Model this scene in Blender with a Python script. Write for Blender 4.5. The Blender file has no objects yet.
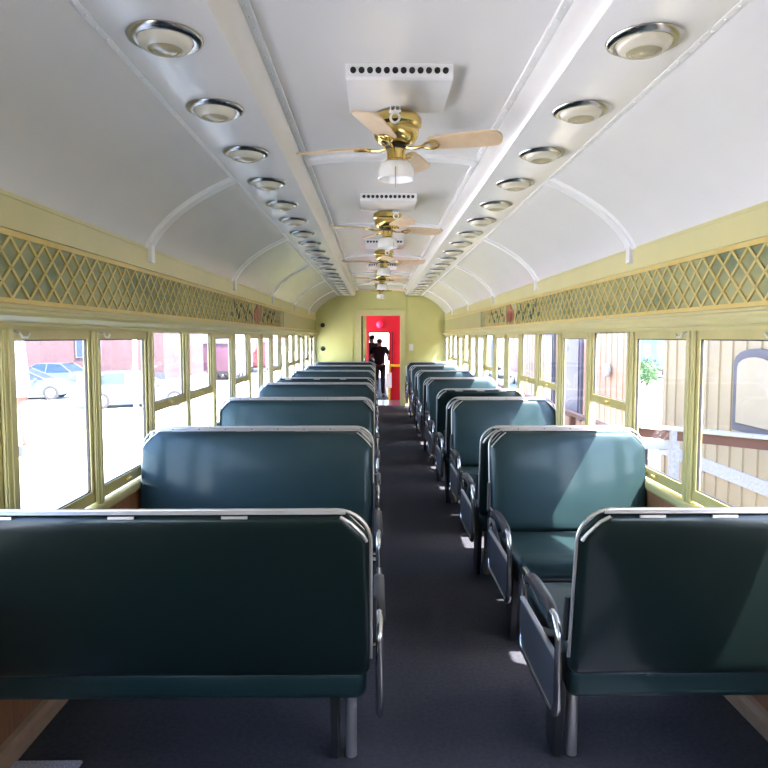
import bpy, bmesh, math, random
from mathutils import Vector, Matrix, Euler
random.seed(7)
PI = math.pi
R = math.radians
C = bpy.context.scene.collection
scene = bpy.context.scene

# ------------------------------------------------------------------ materials
def mat(name, col, rough=0.5, metal=0.0, coat=0.0, noise=None, bump=None, spec=None, emis=None):
    m = bpy.data.materials.new(name); m.use_nodes = True
    nt = m.node_tree; b = nt.nodes['Principled BSDF']
    b.inputs['Base Color'].default_value = (*col, 1)
    b.inputs['Roughness'].default_value = rough
    b.inputs['Metallic'].default_value = metal
    b.inputs['Coat Weight'].default_value = coat
    b.inputs['Coat Roughness'].default_value = 0.12
    if spec is not None: b.inputs['Specular IOR Level'].default_value = spec
    if emis:
        b.inputs['Emission Color'].default_value = (*emis[0], 1); b.inputs['Emission Strength'].default_value = emis[1]
    tc = nt.nodes.new('ShaderNodeTexCoord')
    if noise:
        sc, col2, stretch = noise
        mp = nt.nodes.new('ShaderNodeMapping'); mp.inputs['Scale'].default_value = stretch
        n = nt.nodes.new('ShaderNodeTexNoise'); n.inputs['Scale'].default_value = sc; n.inputs['Detail'].default_value = 5
        r = nt.nodes.new('ShaderNodeValToRGB')
        r.color_ramp.elements[0].position = .35; r.color_ramp.elements[1].position = .65
        r.color_ramp.elements[0].color = (*col, 1); r.color_ramp.elements[1].color = (*col2, 1)
        nt.links.new(tc.outputs['Object'], mp.inputs['Vector']); nt.links.new(mp.outputs[0], n.inputs['Vector'])
        nt.links.new(n.outputs['Fac'], r.inputs['Fac']); nt.links.new(r.outputs['Color'], b.inputs['Base Color'])
    if bump:
        sc, st = bump
        n2 = nt.nodes.new('ShaderNodeTexNoise'); n2.inputs['Scale'].default_value = sc; n2.inputs['Detail'].default_value = 3
        bp = nt.nodes.new('ShaderNodeBump'); bp.inputs['Strength'].default_value = st; bp.inputs['Distance'].default_value = 0.01
        nt.links.new(tc.outputs['Object'], n2.inputs['Vector']); nt.links.new(n2.outputs['Fac'], bp.inputs['Height'])
        nt.links.new(bp.outputs['Normal'], b.inputs['Normal'])
    return m

M = {}
M['cream']   = mat('yellow_paint', (.58,.53,.25), .35, coat=.25, noise=(3,(.54,.50,.235),(1,1,1)))
M['sash']    = mat('yellow_sash_paint', (.57,.50,.21), .38, noise=(6,(.50,.44,.18),(1,1,1)))
M['ceil']    = mat('white_gloss_paint', (.77,.755,.735), .26, coat=.4, noise=(2.2,(.74,.73,.715),(1,1,1)), bump=(3.5,.12))
M['rib']     = mat('white_rib_paint', (.80,.80,.80), .3, coat=.2)
M['end']     = mat('end_wall_paint', (.56,.54,.20), .4, noise=(2,(.52,.50,.18),(1,1,1)))
M['wains']   = mat('brown_wood', (.30,.13,.06), .45, noise=(9,(.20,.09,.045),(1,6,.6)))
M['base']    = mat('baseboard_wood', (.36,.24,.16), .45, noise=(9,(.30,.19,.12),(1,1,4)))
M['carpet']  = mat('carpet', (.040,.042,.052), .95, noise=(60,(.056,.058,.068),(1,1,1)), bump=(240,.7), spec=.15)
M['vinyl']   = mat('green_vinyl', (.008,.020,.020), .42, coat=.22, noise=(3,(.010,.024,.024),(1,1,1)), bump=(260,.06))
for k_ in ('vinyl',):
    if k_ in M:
        b_ = M[k_].node_tree.nodes['Principled BSDF']; b_.inputs['Specular Tint'].default_value = (.55,.8,1,1); b_.inputs['Specular IOR Level'].default_value = .42 if k_=='vinyl' else .3  # blue tint put into the highlights to imitate reflected sky
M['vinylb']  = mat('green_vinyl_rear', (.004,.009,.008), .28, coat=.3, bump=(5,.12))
b_ = M['vinylb'].node_tree.nodes['Principled BSDF']; b_.inputs['Specular Tint'].default_value = (.6,.8,1,1); b_.inputs['Specular IOR Level'].default_value = .32  # same sky-blue highlight tint for the rear panels
M['chrome']  = mat('chrome', (.55,.55,.56), .2, 1.0)
M['alu']     = mat('aluminium', (.52,.50,.50), .38, .85)
M['ring']    = mat('polished_nickel', (.46,.45,.43), .2, 1.0)
M['darkmet'] = mat('dark_metal', (.03,.03,.033), .4, .4)
M['panel']   = mat('grey_side_panel', (.07,.07,.08), .35, .3)
M['armpad']  = mat('arm_pad', (.035,.033,.038), .38)
M['gold']    = mat('gold_paint', (.60,.43,.11), .35, noise=(12,(.60,.48,.17),(1,1,1)))
M['lattice'] = mat('lattice_paint', (.60,.50,.20), .4, noise=(8,(.54,.42,.12),(1,1,1)))
M['friezeg'] = mat('frieze_green', (.12,.16,.085), .4, noise=(6,(.33,.33,.15),(1,.5,1)))
M['friezep'] = mat('frieze_plain', (.36,.36,.15), .4)
M['red']     = mat('red_emblem', (.42,.10,.05), .4)
M['brass']   = mat('brass', (.62,.46,.16), .2, 1.0)
M['blade']   = mat('blade_wood', (.62,.45,.28), .4, noise=(14,(.68,.52,.35),(1,1,1)))
M['opal']    = mat('opal_glass', (.78,.78,.76), .2, coat=.4)
M['dome']    = mat('cream_glass_dome', (.66,.62,.50), .15, coat=.6)
M['lens']    = mat('amber_lens', (.38,.33,.20), .15, coat=.6)
M['black']   = mat('black', (.01,.01,.01), .6)
M['white']   = mat('white_paint', (.75,.75,.74), .4)
M['redp']    = mat('red_car_paint', (.58,.010,.035), .4)
M['pinkl']   = mat('pink_lamp', (.85,.08,.25), .3, emis=((.9,.05,.2),.06))
M['yelp']    = mat('yellow_bar', (.75,.5,.03), .4)
M['skin']    = mat('skin', (.42,.24,.17), .5)
M['shirt']   = mat('black_cloth', (.010,.009,.012), .85)
M['jeans']   = mat('blue_denim', (.05,.08,.18), .85)
M['hair']    = mat('dark_hair', (.012,.008,.006), .6)
M['shoe']    = mat('dark_shoe', (.03,.03,.03), .6)
M['pave']    = mat('pale_pavement', (.50,.49,.47), .9, noise=(.6,(.55,.54,.52),(1,1,1)))
M['asph']    = mat('grey_kerb', (.055,.062,.075), .9)
M['deck']    = mat('deck_boards', (.42,.36,.32), .8, noise=(5,(.36,.30,.27),(.3,3,1)))
M['siding']  = mat('yellow_siding', (.44,.35,.215), .7, noise=(2,(.41,.32,.195),(1,1,.4)))
M['peach']   = mat('peach_siding', (.54,.38,.25), .7, noise=(2,(.50,.35,.225),(1,1,.4)))
M['greytrim']= mat('grey_trim', (.09,.09,.11), .6)
M['blind']   = mat('cream_blind', (.42,.34,.23), .7)
M['brownrail']=mat('brown_rail', (.14,.06,.04), .7)
M['blueglass']=mat('dark_window_glass', (.025,.04,.085), .35, spec=.25)
M['outwhite']= mat('outdoor_white_paint', (.50,.49,.48), .6, noise=(30,(.38,.38,.42),(1,1,1)))  # mottled white, kept darker against outdoor overexposure
M['roof']    = mat('grey_roofing', (.18,.18,.2), .8)
M['rubber']  = mat('rubber', (.02,.02,.022), .8)
M['silver']  = mat('silver_car_paint', (.04,.055,.075), .4, .1, coat=.2)
M['whitec']  = mat('white_car_paint', (.085,.095,.105), .4, coat=.2)
M['carglass']= mat('car_glass', (.012,.025,.04), .35, spec=.25)
M['farred']  = mat('far_red_paint', (.16,.01,.02), .5)
M['taillamp']= mat('tail_lamp', (.5,.03,.03), .3)
M['purple']  = mat('purple_red_paint', (.045,.010,.025), .5)
M['matte_blue']= mat('pale_speckled_piece', (.22,.24,.32), .8, noise=(160,(.52,.54,.66),(1,1,1)))
M['skinp']   = mat('coach_outside_paint', (.16,.17,.12), .5)
M['fol']     = mat('painted_foliage', (.03,.09,.05), .5)
M['leaf']    = mat('leaf', (.03,.08,.02), .7, noise=(8,(.05,.12,.035),(1,1,1)))
M['bark']    = mat('bark', (.12,.08,.05), .9)
M['blueb']   = mat('blue_paint', (.05,.10,.25), .5)

def brick_mat():
    m = bpy.data.materials.new('brick'); m.use_nodes = True; nt = m.node_tree; b = nt.nodes['Principled BSDF']
    tc = nt.nodes.new('ShaderNodeTexCoord'); mp = nt.nodes.new('ShaderNodeMapping'); mp.inputs['Rotation'].default_value = (R(90),0,0)
    t = nt.nodes.new('ShaderNodeTexBrick'); t.inputs['Scale'].default_value = 2.2
    t.inputs['Color1'].default_value = (.085,.042,.045,1); t.inputs['Color2'].default_value = (.064,.031,.034,1); t.inputs['Mortar'].default_value = (.075,.055,.055,1)
    nt.links.new(tc.outputs['Object'], mp.inputs['Vector']); nt.links.new(mp.outputs[0], t.inputs['Vector'])
    nt.links.new(t.outputs['Color'], b.inputs['Base Color']); b.inputs['Roughness'].default_value = .85
    return m
M['brick'] = brick_mat()

def thin_glass():
    m = bpy.data.materials.new('window_glass'); m.use_nodes = True; nt = m.node_tree
    for n in list(nt.nodes):
        if n.type != 'OUTPUT_MATERIAL': nt.nodes.remove(n)
    out = [n for n in nt.nodes][0]
    tr = nt.nodes.new('ShaderNodeBsdfTransparent'); tr.inputs['Color'].default_value = (.96,.95,.97,1)
    gl = nt.nodes.new('ShaderNodeBsdfGlossy'); gl.inputs['Roughness'].default_value = 0.02
    lf = nt.nodes.new('ShaderNodeLayerWeight'); lf.inputs['Blend'].default_value = .5
    pw = nt.nodes.new('ShaderNodeMath'); pw.operation = 'POWER'; pw.inputs[1].default_value = 6
    lw = nt.nodes.new('ShaderNodeMath'); lw.operation = 'MULTIPLY_ADD'; lw.inputs[1].default_value = .30; lw.inputs[2].default_value = .03
    nt.links.new(lf.outputs['Facing'], pw.inputs[0]); nt.links.new(pw.outputs[0], lw.inputs[0])
    mx = nt.nodes.new('ShaderNodeMixShader')
    nt.links.new(lw.outputs[0], mx.inputs[0]); nt.links.new(tr.outputs[0], mx.inputs[1]); nt.links.new(gl.outputs[0], mx.inputs[2])
    nt.links.new(mx.outputs[0], out.inputs['Surface'])
    return m
M['glass'] = thin_glass()

# ------------------------------------------------------------------ mesh builder
class MB:
    def __init__(s): s.v = []; s.f = []; s.mi = []; s.m = 0
    def slot(s, i): s.m = i; return s
    def add(s, vs, fs):
        o = len(s.v); s.v += [tuple(v) for v in vs]
        for f in fs: s.f.append([o+i for i in f]); s.mi.append(s.m)
        return s
    def box(s, x0,y0,z0,x1,y1,z1):
        x0,x1 = sorted((x0,x1)); y0,y1 = sorted((y0,y1)); z0,z1 = sorted((z0,z1))
        return s.add([(x0,y0,z0),(x1,y0,z0),(x1,y1,z0),(x0,y1,z0),(x0,y0,z1),(x1,y0,z1),(x1,y1,z1),(x0,y1,z1)],
              [(0,3,2,1),(4,5,6,7),(0,1,5,4),(1,2,6,5),(2,3,7,6),(3,0,4,7)])
    def rbox(s, x0,y0,z0,x1,y1,z1, r=.01, seg=3, dome=0, tilt=None):
        bm = bmesh.new(); bmesh.ops.create_cube(bm, size=1)
        bmesh.ops.scale(bm, vec=(abs(x1-x0),abs(y1-y0),abs(z1-z0)), verts=bm.verts)
        bmesh.ops.bevel(bm, geom=bm.edges[:], offset=r, segments=seg, profile=.5, affect='EDGES')
        if tilt: bmesh.ops.rotate(bm, cent=(0,0,0), matrix=Matrix.Rotation(tilt,3,'X'), verts=bm.verts)
        bmesh.ops.translate(bm, vec=((x0+x1)/2,(y0+y1)/2,(z0+z1)/2), verts=bm.verts)
        bm.verts.index_update()
        s.add([v.co[:] for v in bm.verts], [[v.index for v in f.verts] for f in bm.faces]); bm.free(); return s
    def tube(s, pts, r, n=10, closed=False, sx=1.0):
        pts = [Vector(p) for p in pts]; N = len(pts); rr = r if isinstance(r,(list,tuple)) else [r]*N
        vs = []; up0 = None
        for i,p in enumerate(pts):
            if closed: d = (pts[(i+1)%N]-pts[i-1])
            else: d = pts[min(i+1,N-1)]-pts[max(i-1,0)]
            d.normalize()
            if up0 is None:
                up0 = Vector((0,0,1)) if abs(d.z)<.9 else Vector((1,0,0))
            a = up0 - d*up0.dot(d)
            if a.length<1e-4: a = d.orthogonal()
            a.normalize(); up0 = a.copy(); b = d.cross(a)
            for k in range(n):
                t = 2*PI*k/n; vs.append(p + (a*math.cos(t)*sx + b*math.sin(t))*rr[i])
        fs = []
        L = N if closed else N-1
        for i in range(L):
            j = (i+1)%N
            for k in range(n): fs.append((i*n+k, i*n+(k+1)%n, j*n+(k+1)%n, j*n+k))
        if not closed: fs += [tuple(range(n))[::-1], tuple((N-1)*n+k for k in range(n))]
        return s.add(vs, fs)
    def lathe(s, prof, c=(0,0,0), n=28, axis='Z'):
        vs = []; fs = []; N = len(prof)
        for (r,z) in prof:
            for k in range(n):
                t = 2*PI*k/n; p = (r*math.cos(t), r*math.sin(t), z)
                if axis=='X': p = (p[2],p[0],p[1])
                if axis=='Y': p = (p[0],p[2],p[1])
                vs.append((c[0]+p[0],c[1]+p[1],c[2]+p[2]))
        for i in range(N-1):
            for k in range(n): fs.append((i*n+k,i*n+(k+1)%n,(i+1)*n+(k+1)%n,(i+1)*n+k))
        fs += [tuple(range(n))[::-1], tuple((N-1)*n+k for k in range(n))]
        return s.add(vs, fs)
    def prism(s, poly, a, b, axis='Y'):
        n = len(poly)
        def P(u,v,w): return {'Y':(u,w,v),'X':(w,u,v),'Z':(u,v,w)}[axis]
        vs = [P(u,v,a) for u,v in poly]+[P(u,v,b) for u,v in poly]
        fs = [tuple(range(n)), tuple(range(n,2*n))[::-1]]+[(i,i+n,(i+1)%n+n,(i+1)%n) for i in range(n)]
        return s.add(vs, fs)
    def build(s, name, mats, parent=None, smooth=True, loc=None):
        me = bpy.data.meshes.new(name); me.from_pydata(s.v, [], s.f); 
        for m in (mats if isinstance(mats,(list,tuple)) else [mats]): me.materials.append(m)
        for p,i in zip(me.polygons, s.mi): p.material_index = i
        bm = bmesh.new(); bm.from_mesh(me); bmesh.ops.recalc_face_normals(bm, faces=bm.faces); bm.to_mesh(me); bm.free()
        o = bpy.data.objects.new(name, me); C.objects.link(o)
        if smooth:
            me.polygons.foreach_set('use_smooth', [True]*len(me.polygons))
            try: me.set_sharp_from_angle(angle=R(38))
            except Exception: pass
        if parent: o.parent = parent
        if loc: o.location = loc
        return o

def empty(name, loc=(0,0,0), rz=0):
    o = bpy.data.objects.new(name, None); C.objects.link(o); o.location = loc; o.rotation_euler = (0,0,rz); o.empty_display_size=.1
    return o
def tag(o, label, cat, group=None, kind=None):
    o['label'] = label; o['category'] = cat
    if group: o['group'] = group
    if kind: o['kind'] = kind
    return o
def struct(o, label=None):
    o['kind'] = 'structure'
    if label: o['label'] = label
    return o
def kids(o): return list(o.children)
def copy_tree(o, parent=None):
    c = o.copy(); C.objects.link(c)
    c.parent = parent
    for ch in kids(o): copy_tree(ch, c)
    return c
ORD = ['nearest','second','third','fourth','fifth','sixth','seventh','eighth','ninth','tenth','eleventh','twelfth','thirteenth','fourteenth','fifteenth','sixteenth','seventeenth','eighteenth','nineteenth','twentieth','twenty-first']

# ------------------------------------------------------------------ dimensions
W = 1.40                      # inner half width
Y0, Y1 = -2.168, 14.66        # car ends
P0, DP = 2.41, 0.763          # window posts
SILL, HEAD = 0.71, 1.53
T = 0.05                      # wall thickness at windows
posts = [P0+DP*k for k in range(-6, 17)]

# ------------------------------------------------------------------ floor, walls
struct(MB().box(-W-T,Y0-.05,-.12,W+T,Y1+.05,0).build('floor', M['carpet'], smooth=False), 'dark blue grey carpet floor of the coach')
tn = 0
def trim(mb, m, label=None, smooth=False):
    global tn; tn += 1
    return struct(mb.build('trim_%d'%tn, m, smooth=smooth), label)
for s, side in ((-1,'left'),(1,'right')):
    mb = MB()
    mb.slot(0).box(s*W, Y0, 0, s*(W+T), Y1, SILL-.03)
    mb.slot(1).box(s*(W+T), Y0-.05, -.35, s*(W+T+.015), Y1+.05, SILL-.02)
    # post strips, behind the wainscot grooves
    mb.slot(0)
    for y in posts: mb.box(s*(W-.006), y-.02, .10, s*W, y+.02, SILL-.05)
    w = mb.build('wall_'+side, [M['wains'], M['skinp']], smooth=False); struct(w)
    mb = MB().prism([(s*(W-.035),0),(s*(W-.035),.055),(s*(W-.022),.075),(s*W,.08),(s*W,0)], Y0, Y1)
    struct(mb.build('baseboard_'+side, M['base'], smooth=False))
    # sill
    mb = MB().prism([(s*(W-.012),SILL-.035),(s*(W-.016),SILL-.01),(s*(W-.012),SILL),(s*(W+T),SILL),(s*(W+T),SILL-.05),(s*W,SILL-.05)], Y0, Y1)
    trim(mb, M['cream'])
    # posts with a bead
    for y in posts:
        mb = MB()
        y0 = max(y-.033, Y0); y1 = min(y+.033, Y1)
        mb.box(s*(W+.0), y0, SILL, s*(W+T), y1, HEAD+.03)
        mb.box(s*(W-.008), max(y-.012,Y0), SILL, s*W, min(y+.012,Y1), HEAD+.03)
        mb.box(s*(W+.004), max(y-.042,Y0), SILL, s*(W+.013), y0, HEAD)
        mb.box(s*(W+.004), y1, SILL, s*(W+.013), min(y+.042,Y1), HEAD)
        trim(mb, M['cream'])
    # header valance (moulded ledge)
    pr = [(W+T,HEAD+.02),(W+.005,HEAD+.02),(W+.005,HEAD),(W-.012,HEAD),(W-.016,HEAD+.012),(W-.012,HEAD+.022),(W-.03,HEAD+.03),(W-.05,HEAD+.045),(W-.055,HEAD+.058),
          (W-.05,HEAD+.068),(W-.03,HEAD+.074),(W-.022,HEAD+.085),(W-.005,HEAD+.092),(W+T,HEAD+.095)]
    trim(MB().prism([(s*a,b) for a,b in pr], Y0, Y1), M['cream'])
    # upper wall: frieze board and cove board up to the ceiling
    FB, FT, CB = 1.625, 1.885, 2.02
    mb = MB()
    mb.slot(0).box(s*(W+.012), Y0, FB-.002, s*(W+T), Y1, FT)
    mb.slot(1).box(s*(W-.0), Y0, FT, s*(W+T), Y1, CB+.02)
    mb.slot(1).box(s*(W-.012), Y0, FT, s*W, Y1, FT+.012)
    mb.slot(1).box(s*(W-.004), Y0, CB-.02, s*W, Y1, CB-.012)
    mb.slot(2).box(s*(W+.002), Y0, FB-.002, s*(W+.012), Y1, FB+.016)
    mb.slot(2).box(s*(W+.002), Y0, FT-.022, s*(W+.012), Y1, FT)
    mb.slot(3).box(s*(W+.006), 9.6, FB+.016, s*(W+.012), Y1, FT-.022)
    mb.slot(4)
    mb.box(s*(W+T), Y0-.05, HEAD+.0, s*(W+T+.015), Y1+.05, CB+.05)
    trim(mb, [M['friezeg'],M['cream'],M['gold'],M['friezep'],M['skinp']])
    # lattice strips
    mb = MB(); zb, zt = FB+.016, FT-.022; h = zt-zb; dx = .5*h
    y = Y0
    def strip(ya, yb):
        d = Vector((0,yb-ya,h)).normalized(); nrm = Vector((0,-d.z,d.y))*.0062
        a = Vector((0,ya,zb)); b = Vector((0,yb,zt))
        q = [a-nrm, a+nrm, b+nrm, b-nrm]
        vs = [(s*(W+.0045), v.y, v.z) for v in q]+[(s*(W+.012), v.y, v.z) for v in q]
        mb.add(vs, [(0,1,2,3),(0,4,5,1),(1,5,6,2),(2,6,7,3),(3,7,4,0)])
    ya = Y0; pit = .125; run = pit*2
    while ya+run < 9.45:
        if not (7.15 < ya+run/2 < 7.8):
            strip(ya, ya+run); strip(ya+run, ya)
        ya += pit
    trim(mb, M['lattice'])
    # painted crest in the frieze
    mb = MB(); yc = 7.50
    def flat(pts, o1=.0035):
        mb.add([(s*(W+o1),yc+p[0],p[1]) for p in pts]+[(s*(W+.012),yc+p[0],p[1]) for p in pts],
               [tuple(range(len(pts)))]+[(i,(i+1)%len(pts),(i+1)%len(pts)+len(pts),i+len(pts)) for i in range(len(pts))])
    mb.slot(0)
    for sg in (-1,1):
        flat([(sg*.24,zb),(sg*.285,zb),(sg*.33,zt),(sg*.275,zt)])
        flat([(sg*.05,zb),(sg*.07,zb),(sg*.15,zb+.1),(sg*.13,zb+.11)])
    mb.slot(1)
    for a in (-62,-40,-20,0,20,40,62):
        L = .205 if a==0 else .165
        ca, sa = math.cos(R(a)), math.sin(R(a)); pts = []
        for t,wd in ((0,.014),(.5,.036),(.8,.030),(1,0)):
            pts.append((t*L,wd))
        poly = [(t,w_) for t,w_ in pts]+[(t,-w_) for t,w_ in pts[-2::-1]]
        flat([((t*sa+w_*ca)*1.6, zb+.03+t*ca-w_*sa) for t,w_ in poly], .002 if a==0 else .0035)
    mb.slot(2)
    for i in range(22):
        sg = -1 if i<11 else 1; j = i%11
        yy = sg*(.34+.11*j); zz = zb+.05+.05*((j*7)%3)+.02; aa = R(25+50*((j*5)%4)-75)
        if j>9: continue
        flat([(yy+.05*math.cos(aa),zz+.05*math.sin(aa)),(yy-.022*math.sin(aa),zz+.022*math.cos(aa)),(yy-.05*math.cos(aa),zz-.05*math.sin(aa)),(yy+.022*math.sin(aa),zz-.022*math.cos(aa))], .001)
    trim(mb, [M['gold'],M['red'],M['fol']])

# ------------------------------------------------------------------ ceiling shell
def bez(p0,p1,p2,n):
    return [((1-t)**2*p0[0]+2*(1-t)*t*p1[0]+t*t*p2[0], (1-t)**2*p0[1]+2*(1-t)*t*p1[1]+t*t*p2[1]) for t in [i/n for i in range(n+1)]]
cove = bez((W+.004,2.01),(1.30,2.235),(.905,2.405),12)
half = cove + [(.90,2.412),(.895,2.40),(.55,2.40),(.545,2.403),(.50,2.498),(.485,2.503)]
arc = [( .485*math.cos(PI*i/12) , 2.503+.035*math.sin(PI*i/12)) for i in range(1,12)]
inner = half + arc + [(-a,b) for a,b in reversed(half)]
outer = [(-W-T-.03,2.0)]+[(-(W+T+.03)*math.cos(PI*i/16), 2.03+.68*math.sin(PI*i/16)**.8) for i in range(1,16)]+[(W+T+.03,2.0)]
poly = inner + outer
def strip_shell(path, y0, y1, mb):
    n = len(path)
    mb.add([(a,y0,b) for a,b in path]+[(a,y1,b) for a,b in path], [(i,i+1,i+1+n,i+n) for i in range(n-1)])
mb = MB(); strip_shell(inner, Y0-.02, Y1+.02, mb)
mb.slot(1); strip_shell(outer, Y0-.05, Y1+.05, mb)
struct(mb.build('ceiling', [M['ceil'],M['roof']]), 'glossy white coach ceiling with coved sides and a sunken centre panel')
# cove ribs with foot brackets, centre ribs, riveted seams
rib_y = [P0+DP*k for k in (-4,-1,2,5,8,11,14)]
for y in rib_y:
    mb = MB()
    for s in (-1,1):
        for (wd,off) in ((.078,.006),(.055,.014)):
            n = len(cove); vs = []
            for i,(a,b) in enumerate(cove):
                j0,j1 = max(i-1,0),min(i+1,n-1)
                t = Vector((cove[j1][0]-cove[j0][0], cove[j1][1]-cove[j0][1])).normalized(); nn = Vector((-abs(t.y), -abs(t.x)))
                for (q,dy) in ((0,-wd),(off,-wd+.012),(off,wd-.012),(0,wd)):
                    vs.append((s*(a+nn.x*q), y+dy, b+nn.y*q))
            mb.add(vs, [(i*4+k,i*4+k+1,i*4+k+5,i*4+k+4) for i in range(n-1) for k in range(3)])
        mb.box(s*(W-.022), y-.028, 1.93, s*(W+.002), y+.028, 2.06)
    a0 = [(-.49,2.549)]+[(-a,b) for a,b in arc][:0]
    path = [(.483,2.502)]+arc+[(-.483,2.502)]
    n = len(path); vs = []
    for (a,b) in path:
        for (q,dy) in ((.004,-.06),(-.016,-.05),(-.016,.05),(.004,.06)): vs.append((a,y+dy,b+q))
    mb.add(vs, [(i*4+k,i*4+k+1,i*4+k+5,i*4+k+4) for i in range(n-1) for k in range(3)])
    trim(mb, M['rib'], smooth=True)
for s in (-1,1):
    mb = MB(); mb.box(s*.912, Y0, 2.397, s*.888, Y1, 2.404)
    mb.box(s*.499, Y0, 2.499, s*.470, Y1, 2.512)
    y = .6
    while y < 9:
        mb.lathe([(.006,0),(.005,-.003),(.0015,-.0045)], (s*.900,y,2.397), 8)
        mb.lathe([(.005,0),(.004,-.003),(.0015,-.0045)], (s*.484,y,2.499), 8)
        y += .075
    trim(mb, M['rib'])

# ------------------------------------------------------------------ windows
raisedL = {2,3,5,8,10,11,13}
raisedR = {2,4,5,8,11,13,14}
wn = 0
for s in (-1,1):
    for i in range(len(posts)-1):
        k = i-6; ya = posts[i]+.034; yb = posts[i+1]-.034
        up = (k in (raisedL if s<0 else raisedR))
        z0 = SILL+.012+(.33 if up else 0); z1 = HEAD+.012
        wn += 1
        e = struct(empty('window_%d'%wn, (s*(W+.028),(ya+yb)/2,SILL)))
        hx = (yb-ya)/2; Z = lambda z: z-SILL
        mb = MB(); st = .036
        mb.box(-.012,-hx,Z(z0),.012,hx,Z(z0+.055)); 
        top = 0.052 if not up else .012
        mb.box(-.012,-hx,Z(z1-top),.012,hx,Z(z1))
        mb.box(-.012,-hx,Z(z0+.055),.012,-hx+st,Z(z1-top)); mb.box(-.012,hx-st,Z(z0+.055),.012,hx,Z(z1-top))
        mb.build('sash', M['sash'], e, smooth=False)
        g = MB().box(-.0015,-hx+st-.004,Z(z0+.05),.0015,hx-st+.004,Z(z1-top+.004)); g.build('glass_pane', M['glass'], e, smooth=False)
        # black rubber glazing edge
        b = MB(); q = .005
        b.box(-.005,-hx+st,Z(z1-top)-q,.005,hx-st,Z(z1-top)); b.box(-.005,-hx+st,Z(z0+.055),.005,hx-st,Z(z0+.055)+q)
        b.box(-.005,hx-st-q,Z(z0+.055),.005,hx-st,Z(z1-top)); b.box(-.005,-hx+st,Z(z0+.055),.005,-hx+st+q,Z(z1-top))
        b.build('glazing_seal', M['darkmet'], e, smooth=False)
        l = MB()
        l.rbox(-s*.014,-.022,Z(z0+.018),-s*.030,.022,Z(z0+.034),.003,2); l.rbox(-s*.008,-.03,Z(z0+.012),-s*.016,.03,Z(z0+.042),.003,2)
        l.build('sash_lift', M['gold'], e)
        hk = MB().tube([(-s*.012,-hx+.03,Z(HEAD)-.005),(-s*.032,-hx+.03,Z(HEAD)-.01),(-s*.034,-hx+.05,Z(HEAD)-.03),(-s*.034,-hx+.085,Z(HEAD)-.03),(-s*.034,-hx+.10,Z(HEAD)-.015)], .0045, 8)
        if k in (0,1) : hk.build('shade_hook', M['white'], e)

# ------------------------------------------------------------------ end wall with the doorway
DX0, DX1, DT = -.41, .435, 1.965
mb = MB()
def wallpoly(side):
    if side<0: return [(-W-T,0),(DX0,0),(DX0,2.62),(-.6,2.62),(-W-T,2.1)]
    return [(W+T,0),(DX1,0),(DX1,2.62),(.6,2.62),(W+T,2.1)]
mb.prism(wallpoly(-1), Y1, Y1+.05); mb.prism(wallpoly(1), Y1, Y1+.05)
mb.box(DX0,Y1,DT,DX1,Y1+.05,2.62)
mb.prism([(-W,.85),(-1.36,.85),(-1.36,1.98),(-W,1.98)], Y1-.02, Y1)
for x in (-.56,): mb.box(x-.06,Y1-.018,0,x-.04,Y1,2.50)
mb.box(.56-.012,Y1-.012,0,.57,Y1,2.42)
mb.box(-1.32,Y1-.012,.86,-.62,Y1,.90)
mb.box(-.44,Y1-.02,2.10,.50,Y1,2.115); mb.box(.60,Y1-.03,2.14,.86,Y1,2.36)
struct(mb.build('wall_end', M['end'], smooth=False), 'yellow green bulkhead wall at the far end')
mb = MB(); 
mb.box(DX0-.12,Y1-.03,0,DX0,Y1+.01,DT+.10); mb.box(DX1,Y1-.03,0,DX1+.12,Y1+.01,DT+.10); mb.box(DX0,Y1-.03,DT,DX1,Y1+.01,DT+.10)
mb.box(DX0-.13,Y1-.04,DT+.10,DX1+.13,Y1,DT+.125)
trim(mb, M['cream'])
d = struct(empty('door_1', (DX0+.01,Y1+.02,0)), 'yellow sliding door, pushed open to the left')
MB().rbox(-.42,0,.02,.10,.035,DT-.01,.004,1).build('door_leaf', M['end'], d, smooth=False)
MB().box(-.012,-.004,.02,.016,.001,DT-.01).build('pocket_gap_shade', M['black'], d, smooth=False)  # black strip stands in for the shaded gap of the door pocket
MB().rbox(.045,-.03,.90,.075,.0,1.06,.006,2).build('door_handle', M['chrome'], d)
# rear wall behind the viewer
struct(MB().box(-W-T,Y0-.05,0,W+T,Y0,2.62).build('wall_back', M['end'], smooth=False))

# vestibule beyond the door
mb = MB(); mb.box(-.9,Y1+.05,-.12,.95,Y1+1.3,-.0)
struct(mb.build('trim_vestibule', M['alu'], smooth=False)); bpy.data.objects['trim_vestibule'].name = 'trim_%d'%(tn+1); tn += 1
mb = MB(); mb.box(-.95,Y1+.06,2.25,1.0,Y1+1.3,2.3); mb.box(.95,Y1+.06,0,1.0,Y1+1.3,2.25)  # right side wall put back to keep sun off the red end wall
trim(mb, M['redp'])
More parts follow.
